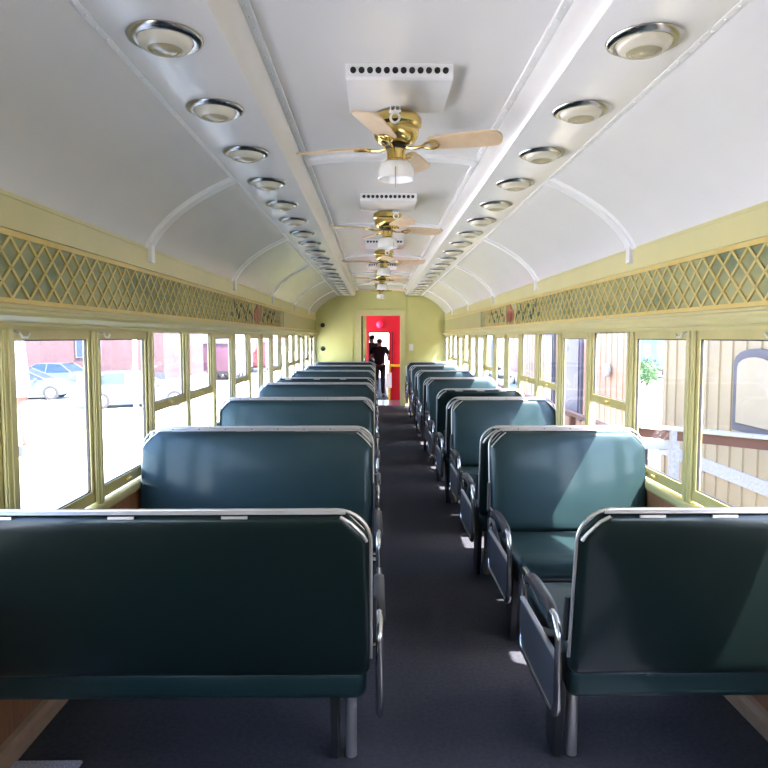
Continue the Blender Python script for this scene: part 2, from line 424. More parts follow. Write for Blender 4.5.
# next coach end: red wall with doorway
RY = Y1+1.3
mb = MB(); nx0, nx1, nt_ = -.27, .24, 1.62
mb.box(-1.45,RY,-.12,nx0,RY+.06,2.6); mb.box(nx1,RY,-.12,1.45,RY+.06,2.6); mb.box(nx0,RY,nt_,nx1,RY+.06,2.6)
trim(mb, M['redp'], 'red end wall of the next coach')
mb = MB(); mb.box(nx0,RY-.01,0,nx0+.02,RY+.07,nt_); mb.box(nx1-.02,RY-.01,0,nx1+.0,RY+.07,nt_); mb.box(nx0,RY-.01,nt_-.02,nx1,RY+.07,nt_)
mb.box(nx1+.05,RY-.012,.7,nx1+.065,RY,nt_)
trim(mb, M['darkmet'])
mb = MB(); mb.box(-1.45,RY+.06,-.12,1.45,RY+9,0); trim(mb, M['carpet'])
mb = MB(); mb.box(-1.45,RY+.06,0,-1.4,RY+9,1.0); mb.box(-1.45,RY+.06,2.1,1.45,RY+9,2.2); mb.box(1.4,RY+.06,0,1.45,RY+9,1.0)
mb.box(-1.45,RY+.06,0,-.55,RY+.12,2.1); mb.box(-.58,RY+.06,0,-.52,RY+2.2,2.1)
trim(mb, M['darkmet'])
lp = MB().lathe([(.085,0),(.085,.02),(.075,.05),(.045,.075),(.01,.085)], (0,0,0), 24, 'Y')
for i,v in enumerate(lp.v): lp.v[i] = (v[0], -v[1], v[2])
o = lp.build('marker_lamp', M['pinkl'], loc=(.0,RY+.004,1.80)); tag(o,'round pink lamp on the red wall above the far doorway','lamp')
e = tag(empty('grab_rail', (.22,RY-.06,0)), 'yellow grab bar and post beside the far red doorway', 'rail')
MB().box(-.02,-.02,0,.03,.02,.86).build('post', M['yelp'], e, smooth=False)
MB().box(-.02,-.018,.80,.26,.018,.86).build('bar', M['yelp'], e, smooth=False)
MB().box(.255,-.018,.80,.275,.06,.86).build('bracket', M['yelp'], e, smooth=False)
e = tag(MB().box(.15,RY-.088,.30,.28,RY-.0795,.66).build('paper_notice', M['white'], smooth=False), 'blank white notice hung on the yellow post at the far doorway','notice')
# end wall fittings
def small(name, mb, m, label, cat, group=None, loc=None):
    return tag(mb.build(name, m, loc=loc), label, cat, group)
kn = [(.045,0),(.05,-.012),(.045,-.025),(.02,-.035)]
for z,w_ in ((1.76,'upper'),(1.25,'lower')):
    lm = MB().lathe(kn,(0,0,0),20,'Y'); small('wall_speaker', lm, M['black'], '%s round black fitting on the left part of the end wall'%w_, 'fitting', 'round black fittings on the end wall', (-1.25,Y1-.0,z))
small('switch_plate', MB().rbox(-.045,-.014,-.07,.045,0,.07,.004,2), M['white'], 'white switch plate on the wall right of the doorway','switch', None, (.68,Y1-.0,1.28))

# ------------------------------------------------------------------ ceiling dome lights
def make_light():
    e = empty('ceiling_light')
    MB().lathe([(.080,.0),(.110,0),(.113,-.005),(.109,-.012),(.097,-.018),(.084,-.016),(.080,-.004)], (0,0,0), 36).build('chrome_ring', M['ring'], e)
    MB().lathe([(.084,-.006),(.083,-.016),(.077,-.027),(.066,-.036),(.054,-.040),(.045,-.040)], (0,0,0), 36).build('glass_dome', M['dome'], e)
    MB().lathe([(.054,-.038),(.048,-.043),(.036,-.046),(.034,-.044),(.020,-.047),(.006,-.048)], (0,0,0), 28).build('lens', M['lens'], e)
    return e
lproto = make_light(); used = False
LS = .722
for s,side in ((-1,'left'),(1,'right')):
    for k in range(20):
        y = 2.085+.6265*k
        o = lproto if not used else copy_tree(lproto); used = True
        o.location = (s*LS, y, 2.40)
        tag(o, 'round dome light with chrome ring, %s%s in the %s ceiling row' % (ORD[k], '' if k==0 else ' from the camera', side), 'ceiling light', 'dome lights along the %s ceiling strip'%side)

# ------------------------------------------------------------------ ceiling vents
def make_vent():
    e = empty('ceiling_vent')
    b = MB().prism([(0,.015),(0,-.0),(.004,-.044),(.02,-.050),(.40,-.048),(.41,-.04),(.41,.015)], -.205, .205, 'X')
    b.build('housing', M['rib'], e, smooth=False)
    h = MB()
    for i in range(12):
        x = -.176+.032*i
        h.lathe([(.0115,-.004),(.0115,.006)], (x,.001,-.021), 14, 'Y')
    h.build('air_holes', M['black'], e)
    return e
vp = make_vent()
for i,y in enumerate([2.62,4.91,7.20,9.49,11.78]):
    o = vp if i==0 else copy_tree(vp); o.location = (0,y,2.532)
    tag(o, 'white air vent box with a row of round holes, %s down the centre ceiling'%ORD[i], 'vent', 'vent boxes along the ceiling centre')

# ------------------------------------------------------------------ fans
def make_fan():
    e = empty('ceiling_fan')        # origin on blade plane
    MB().lathe([(.05,.13),(.104,.125),(.114,.11),(.112,.085),(.098,.075),(.102,.06),(.098,.035),(.080,.012),(.06,.004),(.03,.0)],(0,0,0),40).build('motor_housing', M['brass'], e)
    b = MB()
    for sx in (-.075,.075): b.box(sx-.004,-.004,.10,sx+.004,.004,.125)
    b.box(-.079,-.02,.115,.079,.02,.135)
    b.build('mount_bracket', M['rib'], e, smooth=False)
    MB().lathe([(.045,.004),(.05,-.008),(.046,-.014),(.03,-.016)],(0,0,0),28).build('flywheel', M['darkmet'], e)
    MB().lathe([(.030,-.012),(.042,-.018),(.042,-.06),(.048,-.066),(.048,-.078),(.03,-.08)],(0,0,0),28).build('switch_housing', M['brass'], e)
    MB().lathe([(.046,-.070),(.062,-.074),(.074,-.085),(.080,-.11),(.082,-.145),(.079,-.148),(.070,-.12),(.03,-.10)],(0,0,0),32).build('glass_shade', M['opal'], e)
    MB().tube([(.02,-.043,-.06),(.02,-.05,-.085),(.02,-.085,-.12),(.02,-.085,-.20)],.0016,6).build('pull_chain', M['brass'], e)
    c_ = Matrix.Rotation(R(17),3,'Z')@Vector((-.008,-.118,.085))
    r = MB().tube([(c_.x+.020*math.cos(2*PI*q/16), c_.y, c_.z+.020*math.sin(2*PI*q/16)) for q in range(16)], .0055, 8, closed=True)
    for dx in (-.02,0,.02): r.tube([(c_.x+dx,c_.y,c_.z+.024),(c_.x+dx,c_.y,c_.z+.085)],.0035,6)
    r.box(c_.x-.026,c_.y-.005,c_.z+.020,c_.x+.026,c_.y+.005,c_.z+.030)
    r.build('hanger_ring', M['rib'], e)
    for a in range(4):
        an = a*PI/2; Rm = Matrix.Rotation(an,3,'Z')
        bl = MB(); pts = [(.15,.035),(.17,.05),(.30,.058),(.42,.062),(.45,.055),(.466,.035),(.47,0)]
        ol = pts+[(x,-y) for x,y in pts[-2::-1]]
        tl = -math.tan(R(13)); n = len(ol)
        vs = []
        for dz in (.004,-.004):
            for (x,y) in ol: vs.append(Rm@Vector((x,y*math.cos(R(13)),dz+y*tl)))
        bl.add(vs, [tuple(range(n)),tuple(range(n,2*n))[::-1]]+[(i,(i+1)%n,(i+1)%n+n,i+n) for i in range(n)])
        bo = bl.build('blade', M['blade'], e, smooth=False)
        br = MB()
        br.tube([Rm@Vector(p) for p in ((.04,0,-.008),(.075,0,-.016),(.105,0,-.014),(.135,0,-.008))],.007,8)
        for sg in (-1,1): br.tube([Rm@Vector(p) for p in ((.115,0,-.012),(.14,sg*.022,-.010+sg*.022*tl),(.165,sg*.030,-.010+sg*.03*tl),(.185,sg*.02,-.009+sg*.02*tl),(.195,0,-.009))],.005,8)
        br.build('blade_bracket', M['brass'], bo)
    return e
fp = make_fan()
for i,(y,a) in enumerate([(3.05,-17),(5.36,20),(7.65,5),(9.95,32),(12.24,-8)]):
    o = fp if i==0 else copy_tree(fp); o.location = (0,y,2.35); o.rotation_euler = (0,0,R(a))
    tag(o, 'brass ceiling fan with four pale wooden blades, %s down the aisle'%ORD[i], 'ceiling fan', 'ceiling fans over the aisle')
    # a fixed bracket plate joins each fan to the ceiling (mount stem)
    st = MB().lathe([(.035,.0),(.035,.02),(.06,.03),(.06,.05)],(0,0,.12),20)
    sm = st.build('mount_stem', M['brass'], o)

# ------------------------------------------------------------------ seats
def outline(x0,x1,z0,z1,ch,rb=.03,n=5):
    pts = []
    def arcp(cx,cz,r,a0,a1,m=n):
        for i in range(m+1):
            t = R(a0+(a1-a0)*i/m); pts.append((cx+r*math.cos(t), cz+r*math.sin(t)))
    arcp(x1-rb,z0+rb,rb,-90,0)
    # chamfer with softened corners
    r = .03; 
    arcp(x1-r, z1-ch-.0, r, 0, 45, 3); arcp(x1-ch-.0, z1-r, r, 45, 90, 3)
    arcp(x0+ch, z1-r, r, 90, 135, 3); arcp(x0+r, z1-ch, r, 135, 180, 3)
    arcp(x0+rb,z0+rb,rb,180,270)
    return pts
def inset(pts, d):
    n = len(pts); out = []
    for i in range(n):
        a,b,c = pts[i-1],pts[i],pts[(i+1)%n]
        e1 = Vector((b[0]-a[0],b[1]-a[1])); e2 = Vector((c[0]-b[0],c[1]-b[1]))
        if e1.length<1e-9 or e2.length<1e-9: e = (e1+e2)
        else: e = e1.normalized()+e2.normalized()
        e.normalize(); out.append((b[0]-e.y*d, b[1]+e.x*d))
    return out
def puff(mb, ol, prof, xf):
    n = len(ol); vs = []
    cx = sum(p[0] for p in ol)/n; cx = (max(p[0] for p in ol)+min(p[0] for p in ol))/2; cz = (max(p[1] for p in ol)+min(p[1] for p in ol))/2
    hx_ = max(p[0] for p in ol)-cx; hz_ = max(p[1] for p in ol)-cz
    for (d,t) in prof:
        for p in ol: vs.append(xf(cx+(p[0]-cx)*(1-d/hx_), cz+(p[1]-cz)*(1-d/hz_), t))
    fs = [(i*n+k,i*n+(k+1)%n,(i+1)*n+(k+1)%n,(i+1)*n+k) for i in range(len(prof)-1) for k in range(n)]
    fs += [tuple(range(n)), tuple((len(prof)-1)*n+k for k in range(n))]
    mb.add(vs, fs)

ZT, ZB = .99, .445
def make_seat(name, width, aisle, facing):
    """width of bench, aisle: +1 if the aisle is on local +x; facing -1 towards the camera, +1 away"""
    e = empty(name); f = facing
    hw = width/2; x0,x1 = -hw,hw
    # backrest (leans outwards); local y: back sits at -f side
    def xf(x,z,t):
        u = (z-ZB)/(ZT-ZB)
        yb = -f*(.325+.085*u)      # centre plane of the back
        return (x, yb + f*t, z)
    mb = MB(); ol = outline(x0,x1,ZB,ZT-.012,.085)
    # front pad (towards the sitter t>0) and rear shell t<0
    puff(mb, ol, [(.006,.0),(.0,.012),(.003,.022),(.010,.030),(.024,.036),(.05,.040),(.10,.043),(.2,.044)], xf)
    bo = mb.build('backrest', M['vinyl'], e)
    mb = MB()
    puff(mb, ol, [(.006,.0),(.0,-.010),(.003,-.018),(.010,-.024),(.022,-.028),(.05,-.030),(.10,-.034),(.2,-.036)], xf)
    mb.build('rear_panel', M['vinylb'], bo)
    # metal edging
    tr = MB(); rr = .10; pts = []
    def addarc(cx,cz,a0,a1):
        for i in range(9):
            t = R(a0+(a1-a0)*i/8); pts.append((cx+(rr)*math.cos(t), cz+rr*math.sin(t)))
    pts.append((x1+.004,ZB+.06)); addarc(x1+.004-rr,ZT-rr,0,90); addarc(x0-.004+rr,ZT-rr,90,180); pts.append((x0-.004,ZB+.06))
    tr.tube([xf(p[0],p[1],-.012) for p in pts], .0055, 8)
    # flat strip along the top, lapping on to the rear face, with screws
    n0 = 24; xs = [x0+.07+(width-.14)*i/n0 for i in range(n0+1)]
    sec = [(ZT-.010,-.004),(ZT-.003,-.008),(ZT-.002,-.020),(ZT-.010,-.026),(ZT-.012,-.020)]
    vs = [xf(x,z,t) for x in xs for z,t in sec]; m = len(sec)
    tr.add(vs, [(i*m+k,(i+1)*m+k,(i+1)*m+k+1,i*m+k+1) for i in range(n0) for k in range(m-1)]+[tuple(range(m)),tuple(n0*m+k for k in range(m))])
    for sg in (-1,1):
        xe = sg*hw
        tr.tube([xf(xe-sg*.085,ZT-.018,-.030), xf(xe-sg*.055,ZT-.035,-.031), xf(xe-sg*.02,ZT-.072,-.030), xf(xe-sg*.008,ZT-.095,-.026)], .0055, 8)
        tr.tube([xf(xe-sg*.085,ZT-.016,.022), xf(xe-sg*.055,ZT-.036,.028), xf(xe-sg*.02,ZT-.072,.028), xf(xe-sg*.006,ZT-.095,.022)], .0040, 8)
    tr.build('metal_edging', M['alu'], bo)
    sc = MB(); k = 0
    x = x0+.16
    while x < x1-.1:
        p = xf(x,ZT+.0005,-.010); sc.lathe([(.005,-.002),(.005,.002),(.002,.003)], p, 8); x += .145
    sc.build('edging_screws', M['darkmet'], bo)
    for t_ in ((.12,.40,.66) if width>1 else (.2,.45,.7)):
        a = xf(x0+width*t_,ZT-.018,-.030); MB().box(a[0],a[1]-.003,a[2]-.004,a[0]+.075,a[1]+.003,a[2]+.004).build('clip', M['alu'], bo, smooth=False)
    # cushion: higher at the open front
    cw = MB()
    cw.rbox(x0+.012,-.315,.362,x1-.012,.305,.478,.036,4, tilt=f*R(5.5))
    cu = cw.build('cushion', M['vinyl'], e)
    cu.location = (0, f*.01, 0)
    lw_ = MB().rbox(x0+.03, -.20,.335, x1-.03,.20,.40,.01,2); lw_.build('seat_frame', M['darkmet'], e)
    # lower roll behind backrest seen from rear
    # aisle-side support: leg pair and foot
    ax = aisle*(hw-(.07 if aisle>0 else .10))
    lg = MB().tube([(ax,-.05,.35),(ax,-.05,.0)], .021, 14); lg.build('leg', M['alu'], e)
    lg = MB().prism([(-.14,.35),(.08,.35),(.02,.0),(-.07,.0)], ax-.045, ax-.07,'X'); lg.build('leg', M['darkmet'], e, smooth=False)
    wx = -aisle*(hw-.10)
    lg = MB().box(wx-aisle*.09,-.16,.33,wx+.0,.16,.39); lg.build('wall_bracket', M['darkmet'], e)
    # side frame
    sx = aisle*(hw+.030); lp_ = []
    yA,yB,zA,zB_,r = -.325,.205,.285,.605,.06
    for (cx,cz,a0) in ((yB-r,zA+r,-90),(yB-r,zB_-r,0),(yA+r,zB_-r,90),(yA+r,zA+r,180)):
        for i in range(6):
            t = R(a0+90*i/5); lp_.append((sx, cx+r*math.cos(t), cz+r*math.sin(t)))
    fr = MB().tube(lp_, .0125, 10, closed=True)
    fr.tube([(sx,-.03,.40),(aisle*(hw-.06),-.03,.40)],.014,8); fr.tube([(sx,.06,.40),(aisle*(hw-.06),.06,.40)],.014,8)
    sf = fr.build('side_frame', M['chrome'], e)
    pn = MB()
    pp = [(yA+.008,zA+.07),(yA+.05,zA+.012),(yB-.05,zA+.012),(yB-.008,zA+.07),(yB-.008,.475),(yA+.008,.475)]
    pn.prism(pp, sx-.006, sx+.006, 'X'); pn.build('side_panel', M['panel'], sf, smooth=False)
    MB().rbox(sx-.009,yA+.01,.473,sx+.009,yB-.01,.485,.003,2).build('panel_trim', M['alu'], sf)
    # back link arms
    lk = MB().tube([(aisle*(hw+.012),0,.44),(aisle*(hw+.012),-f*.33,.56),(aisle*(hw+.012),-f*.355,.70)],[.012,.012,.009],8)
    lk.build('back_link', M['darkmet'], e)
    # arm pad, drooping ends
    ap = MB(); ys = [y_*.85-.085 for y_ in (-.20,-.17,-.10,0,.10,.17,.20)]; dz = [-.028,-.006,.004,.008,.004,-.006,-.028]
    sec = [(-.026,.0),(-.024,.022),(-.012,.030),(.012,.030),(.024,.022),(.026,.0),(.02,-.012),(-.02,-.012)]; m = len(sec)
    vs = [(sx+a*.75,y,.608+dzz*.8+b*.75) for y,dzz in zip(ys,dz) for a,b in sec]
    ap.add(vs,[(i*m+k,i*m+(k+1)%m,(i+1)*m+(k+1)%m,(i+1)*m+k) for i in range(len(ys)-1) for k in range(m)]+[tuple(range(m)),tuple((len(ys)-1)*m+k for k in range(m))])
    ap.build('arm_pad', M['armpad'], e)
    return e
S0, SP = 2.36, .92
LX0,LX1 = -1.375,-.11
RX0,RX1 = .52,1.375
faceL = {0:1,1:-1,2:1,3:-1,4:1,5:-1,6:1,7:1,8:-1,9:1,10:-1,11:1,12:-1}
faceR = {0:1,1:-1,2:1,3:-1,4:1,5:1,6:-1,7:1,8:-1,9:1,10:-1,11:1,12:-1}
protos = {}
for side,(xa,xb),ais,fc in (('left',(LX0,LX1),1,faceL),('right',(RX0,RX1),-1,faceR)):
    for k in range(13):
        f = fc[k]; key = (side,f)
        if key not in protos:
            protos[key] = make_seat('coach_seat', xb-xa, ais, f); o = protos[key]
        else: o = copy_tree(protos[key])
        ox = 0 if side=='left' else (.022 if f<0 else -.008)
        o.location = ((xa+xb)/2+ox, S0+SP*k, 0 if f<0 else .004)
        size = 'wide three-person' if side=='left' else 'two-person'
        tag(o, 'green vinyl %s seat facing %s, %s on the %s of the aisle'%(size, 'away' if f>0 else 'the camera', ORD[k], side), 'seat', 'green vinyl coach seats %s of the aisle'%side)
# the flat pale thing in the lower left corner, kind unknown
small('floor_piece', MB().rbox(-1.362,1.50,.0,-1.125,2.28,.012,.004,1), M['matte_blue'], 'pale speckled flat piece on the carpet in the lower left corner', 'mat')

# ------------------------------------------------------------------ people
def skin_mesh_safe(name, verts, edges, radii, m, parent=None, root=0, sub=2):
    me = bpy.data.meshes.new(name); me.from_pydata(verts, edges, []); o = bpy.data.objects.new(name, me); C.objects.link(o)
    o.modifiers.new('s','SKIN')
    if len(me.skin_vertices)==0:
        bm = bmesh.new(); bm.from_mesh(me); bm.verts.layers.skin.verify(); bm.to_mesh(me); bm.free()
    for i,r in enumerate(radii):
        rr = r if isinstance(r,tuple) else (r,r)
        d_ = me.skin_vertices[0].data[i]; d_.radius = rr; d_.use_root = (i==root)
    sb = o.modifiers.new('b','SUBSURF'); sb.levels = sub; sb.render_levels = sub
    bpy.context.view_layer.update()
    dg = bpy.context.evaluated_depsgraph_get(); ev = o.evaluated_get(dg); nm = bpy.data.meshes.new_from_object(ev)
    o.modifiers.clear(); o.data = nm; nm.materials.clear(); nm.materials.append(m)
    for p in nm.polygons: p.use_smooth = True
    if parent: o.parent = parent
    return o
def person(loc, rz, H, label, shirt, pants, hairm, elbow=(.24,.10), wrist=(.20,-.28), step=.05):
    e = tag(empty('person', loc, rz), label, 'person'); k = H/1.75     # faces local -y ... +y is the back
    V = []; E = []; Rr = []
    def v(x,y,z,r): V.append((x*k,y*k,z*k)); Rr.append(tuple(q*k for q in r) if isinstance(r,tuple) else r*k); return len(V)-1
    def c(*ix):
        for a,b in zip(ix,ix[1:]): E.append((a,b))
    pel = v(0,0,.96,(.145,.10)); wa = v(0,0,1.12,(.125,.095)); ch = v(0,.01,1.32,(.15,.105)); nb = v(0,.015,1.47,.065); nk = v(0,0,1.53,.055); h1 = v(0,-.01,1.61,.078); h2 = v(0,0,1.68,.085)
    c(pel,wa,ch,nb,nk,h1,h2)
    chin = v(0,-.07,1.58,.032); c(h1,chin); nose = v(0,-.105,1.635,.012); c(h1,nose)
    for s in (-1,1):
        ear = v(s*.09,.005,1.635,.014); c(h1,ear)
        sh = v(s*.18,.01,1.43,.055); el = v(s*elbow[0],elbow[1]*.3+.02,1.14,.042); wr = v(s*wrist[0],wrist[1],1.06,.028)
        pm = v(s*(wrist[0]-.02),wrist[1]-.06,1.06,(.036,.018)); c(ch,sh,el,wr,pm)
        for j in range(4):
            a1 = v(s*(wrist[0]-.045+.018*j),wrist[1]-.11,1.06,.0095); a2 = v(s*(wrist[0]-.048+.018*j),wrist[1]-.135-.006*(j in (1,2)),1.045,.008); c(pm,a1,a2)
        t1 = v(s*(wrist[0]-.055),wrist[1]-.06,1.075,.011); t2 = v(s*(wrist[0]-.07),wrist[1]-.09,1.08,.009); c(pm,t1,t2)
        hp = v(s*.09,0,.90,.088); kn_ = v(s*.10,-step*s-.02,.50,.055); an = v(s*.10,s*step*.6+.01,.09,.036); to = v(s*.11,s*step*.6-.13,.035,.034); c(pel,hp,kn_,an,to)
    skin_mesh_safe('body', V, E, Rr, M['skin'], e)
    # shirt
    V2=[];E2=[];R2=[]
    def w(x,y,z,r): V2.append((x*k,y*k,z*k)); R2.append(tuple(q*k for q in r) if isinstance(r,tuple) else r*k); return len(V2)-1
    a=w(0,0,.88,(.185,.14)); b=w(0,0,1.12,(.155,.12)); d_=w(0,.01,1.32,(.18,.13)); g=w(0,.012,1.46,.085); E2+= [(a,b),(b,d_),(d_,g)]
    for s in (-1,1):
        p=w(s*.18,.01,1.43,.075); q=w(s*(elbow[0]*.9+.02),elbow[1]*.22+.015,1.24,.066); E2+=[(d_,p),(p,q)]
    skin_mesh_safe('shirt', V2,E2,R2, shirt, e)
    V3=[];E3=[];R3=[]
    def w3(x,y,z,r): V3.append((x*k,y*k,z*k)); R3.append(tuple(q*k for q in r) if isinstance(r,tuple) else r*k); return len(V3)-1
    a=w3(0,0,.96,(.16,.115))
    for s in (-1,1):
        hp=w3(s*.09,0,.88,.105); kn_=w3(s*.10,-step*s-.02,.50,.075); an=w3(s*.10,s*step*.6+.01,.10,.055); E3+=[(a,hp),(hp,kn_),(kn_,an)]
    skin_mesh_safe('trousers', V3,E3,R3, pants, e)
    skin_mesh_safe('hair', [(0,.012*k,1.70*k),(0,.045*k,1.63*k),(0,.03*k,1.57*k)], [(0,1),(1,2)], [.095*k,.085*k,.06*k], hairm, e)
    for s in (-1,1):
        MB().rbox((s*.11-.045)*k,(s*step*.6-.17)*k,0,(s*.11+.045)*k,(s*step*.6+.06)*k,.07*k,.02*k,3).build('shoe', M['shoe'], e)
    for s in (-1,1):
        MB().lathe([(.011*k,0),(.009*k,-.006*k),(.002*k,-.009*k)],(s*.032*k,-.088*k,1.645*k),10,'Y').build('eye', M['black'], e)
    return e
person((.0,RY+.75,0), R(172), 1.50, 'person in a black shirt and dark trousers seen from behind in the far doorway', M['shirt'], M['shirt'], M['hair'], elbow=(.27,.05))
person((-.20,RY+1.35,0), R(200), 1.60, 'person in dark clothes half hidden at the left side of the far doorway', M['shirt'], M['jeans'], M['hair'])

# ------------------------------------------------------------------ outside
GZ = -1.3
g = MB().box(-90,-40,GZ-.1,90,140,GZ).build('ground', M['pave'], smooth=False); struct(g, 'pale sunlit pavement around the coach')
struct(MB().box(1.9,-3,GZ,8.5,26,-.75).build('platform', M['deck'], smooth=False), 'grey plank deck beside the coach')

def car(loc, rz, paint, label, L=4.5, H=1.42, Wd=1.76):
    e = tag(empty('car', loc, rz), label, 'car')
    hw = Wd/2
    # stations along x from front (+) to rear(-): (x, z_low, z_belt, half width)
    st = [(-L/2,.42,.80,hw*.80),(-L/2+.06,.30,.93,hw*.90),(-L/2+.5,.22,.98,hw*.98),(-L*.22,.20,.97,hw),(0,.20,.95,hw),(L*.18,.20,.93,hw),(L*.30,.21,.86,hw*.99),(L/2-.45,.22,.78,hw*.96),(L/2-.08,.30,.66,hw*.86),(L/2,.38,.58,hw*.74)]
    mb = MB(); vs = []; 
    for (x,zl,zb,w_) in st:
        for (a,b) in ((-.96,0),(-1,.25),(-1,.72),(-.93,.95),(-.7,1.0),(0,1.03),(.7,1.0),(.93,.95),(1,.72),(1,.25),(.96,0)):
            vs.append((x, a*w_, zl+(zb-zl)*b))
    n = 11
    mb.add(vs, [(i*n+k,i*n+k+1,(i+1)*n+k+1,(i+1)*n+k) for i in range(len(st)-1) for k in range(n-1)]+[(i*n+n-1,i*n,(i+1)*n,(i+1)*n+n-1) for i in range(len(st)-1)]+[tuple(range(n)),tuple((len(st)-1)*n+k for k in range(n))])
    body = mb.build('body', paint, e)
    cab = [(-L*.40,.94,hw*.86,.97),(-L*.27,H-.06,hw*.70,0),(-L*.10,H,hw*.70,0),(L*.05,H-.02,hw*.70,0),(L*.24,.90,hw*.84,0)]
    top = [(-L*.27,H-.05),(-L*.10,H),(L*.05,H-.03)]
    base = [(-L*.42,.93),(-L*.27,.95),(L*.08,.93),(L*.27,.87)]
    gl = MB(); vs = []
    A = [(-L*.42,.92,hw*.84),(-L*.27,H-.05,hw*.68),(-L*.10,H-.015,hw*.70),(L*.04,H-.04,hw*.69),(L*.27,.88,hw*.84)]
    b0 = [(-L*.42,.90,hw*.86),(-L*.27,.92,hw*.92),(-L*.10,.92,hw*.93),(L*.04,.90,hw*.93),(L*.27,.85,hw*.86)]
    for (x,z,w_),(xb_,zb_,wb) in zip(A,b0): vs += [(xb_,-wb,zb_),(x,-w_,z),(x,w_,z),(xb_,wb,zb_)]
    gl.add(vs, [(i*4+k,i*4+k+1,i*4+k+5,i*4+k+4) for i in range(4) for k in range(3)]+[(0,1,2,3),(16,17,18,19)])
    gl.build('windows', M['carglass'], e, smooth=False)
    rf = MB()
    vs = []
    for (x,z,w_) in A[1:4]: vs += [(x,-w_,z-.03),(x,-w_*.9,z+.02),(x,0,z+.03),(x,w_*.9,z+.02),(x,w_,z-.03)]
    rf.add(vs, [(i*5+k,i*5+k+1,i*5+k+6,i*5+k+5) for i in range(2) for k in range(4)])
    for s in (-1,1):
        for (p,q) in ((0,1),(3,4)): rf.tube([(A[p][0],s*A[p][2],A[p][1]),(A[q][0],s*A[q][2],A[q][1])],.035,6)
        for xx in (-L*.10,-L*.12+.0): pass
        rf.tube([(-L*.10,s*hw*.93,.92),(-L*.10,s*hw*.71,H-.02)],.028,6)
    rf.build('roof', paint, e)
    for x in (-L*.30,L*.31):
        for s in (-1,1):
            wb = MB().slot(0).lathe([(.19,-.10),(.30,-.10),(.325,-.07),(.325,.07),(.30,.10),(.19,.10)],(x,s*(hw-.09),.325),26,'Y')
            wh = wb.build('wheel', M['rubber'], e)
            MB().lathe([(.20,-.104),(.195,-.107),(.05,-.112),(.04,.112),(.195,.107),(.20,.104)],(x,s*(hw-.09),.325),20,'Y').build('hub_cap', M['alu'], wh)
    for s in (-1,1):
        MB().rbox(-L/2-.01,s*(hw*.50)-.16,.68,-L/2+.10,s*(hw*.50)+.16,.80,.02,2).build('tail_light', M['taillamp'], e)
        MB().rbox(L/2-.16,s*(hw*.62)-.15,.56,L/2-.03,s*(hw*.62)+.15,.66,.02,2).build('headlight', M['opal'], e)
        MB().rbox(L*.17,s*(hw+.07)-.09,.90,L*.17+.10,s*(hw+.07)+.09,1.0,.02,2).build('wing_mirror', paint, e)
    MB().box(-L/2-.02,-hw*.9,.34,-L/2+.1,hw*.9,.48).build('bumper', paint, e)
    return e
car((-16.1,30.5,GZ), R(10), M['silver'], 'silver blue sedan parked beyond the nearest left window')
car((-9.9,27.4,GZ), R(24), M['whitec'], 'white sedan parked beyond the second left window')
car((-24.0,34.5,GZ), R(20), M['whitec'], 'white car parked behind the silver blue sedan')
car((-17.8,36.2,GZ), R(172), M['silver'], 'small silver car parked far behind the white sedan')

# brick building
e = tag(empty('brick_building', (-29,42.5,GZ)), 'long pinkish brick building behind the parked cars', 'building')
MB().box(-26,0,0,15.5,12,9).build('wall', M['brick'], e, smooth=False)
MB().box(-26.1,-.15,0,15.6,0,.55).build('plinth', M['asph'], e, smooth=False)
MB().box(-26.2,-.3,9,15.7,12.2,9.4).build('parapet', M['white'], e, smooth=False)
for x in (-20,-14,-8,-2,4,10):
    f_ = MB().box(x,-.08,1.5,x+1.6,0,3.6).build('window', M['greytrim'], e, smooth=False); MB().box(x+.1,-.1,1.6,x+1.5,-.07,3.5).build('pane', M['blueglass'], f_, smooth=False)
# kerb
struct(MB().box(-55,38.5,GZ,-12,42.3,GZ+.15).build('kerb', M['asph'], smooth=False))
# poles
e = tag(empty('signal_post', (-8.3,15.8,GZ)), 'white post with a rusty red lower half close outside the nearest left window', 'post')
MB().lathe([(.24,0),(.24,.25),(.20,.27)],(0,0,0),20).build('base', M['asph'], e)
MB().tube([(0,0,.25),(-.13,0,1.45)],.12,18).build('lower_post', M['brownrail'], e)
MB().tube([(-.13,0,1.40),(-.62,0,6.8)],.21,18).build('upper_post', M['outwhite'], e)
e = tag(empty('lamp_post', (-8.9,24.6,GZ)), 'thin white lamp post standing beside the white sedan', 'lamp post')
MB().lathe([(.09,0),(.06,6)],(0,0,0),14).build('pole', M['white'], e)
MB().tube([(0,0,6),(0,-.3,6.3),(0,-1.2,6.4)],.04,8).build('arm', M['white'], e)
MB().rbox(-.15,-1.7,6.32,.15,-1.15,6.44,.03,2).build('lamp_head', M['white'], e)
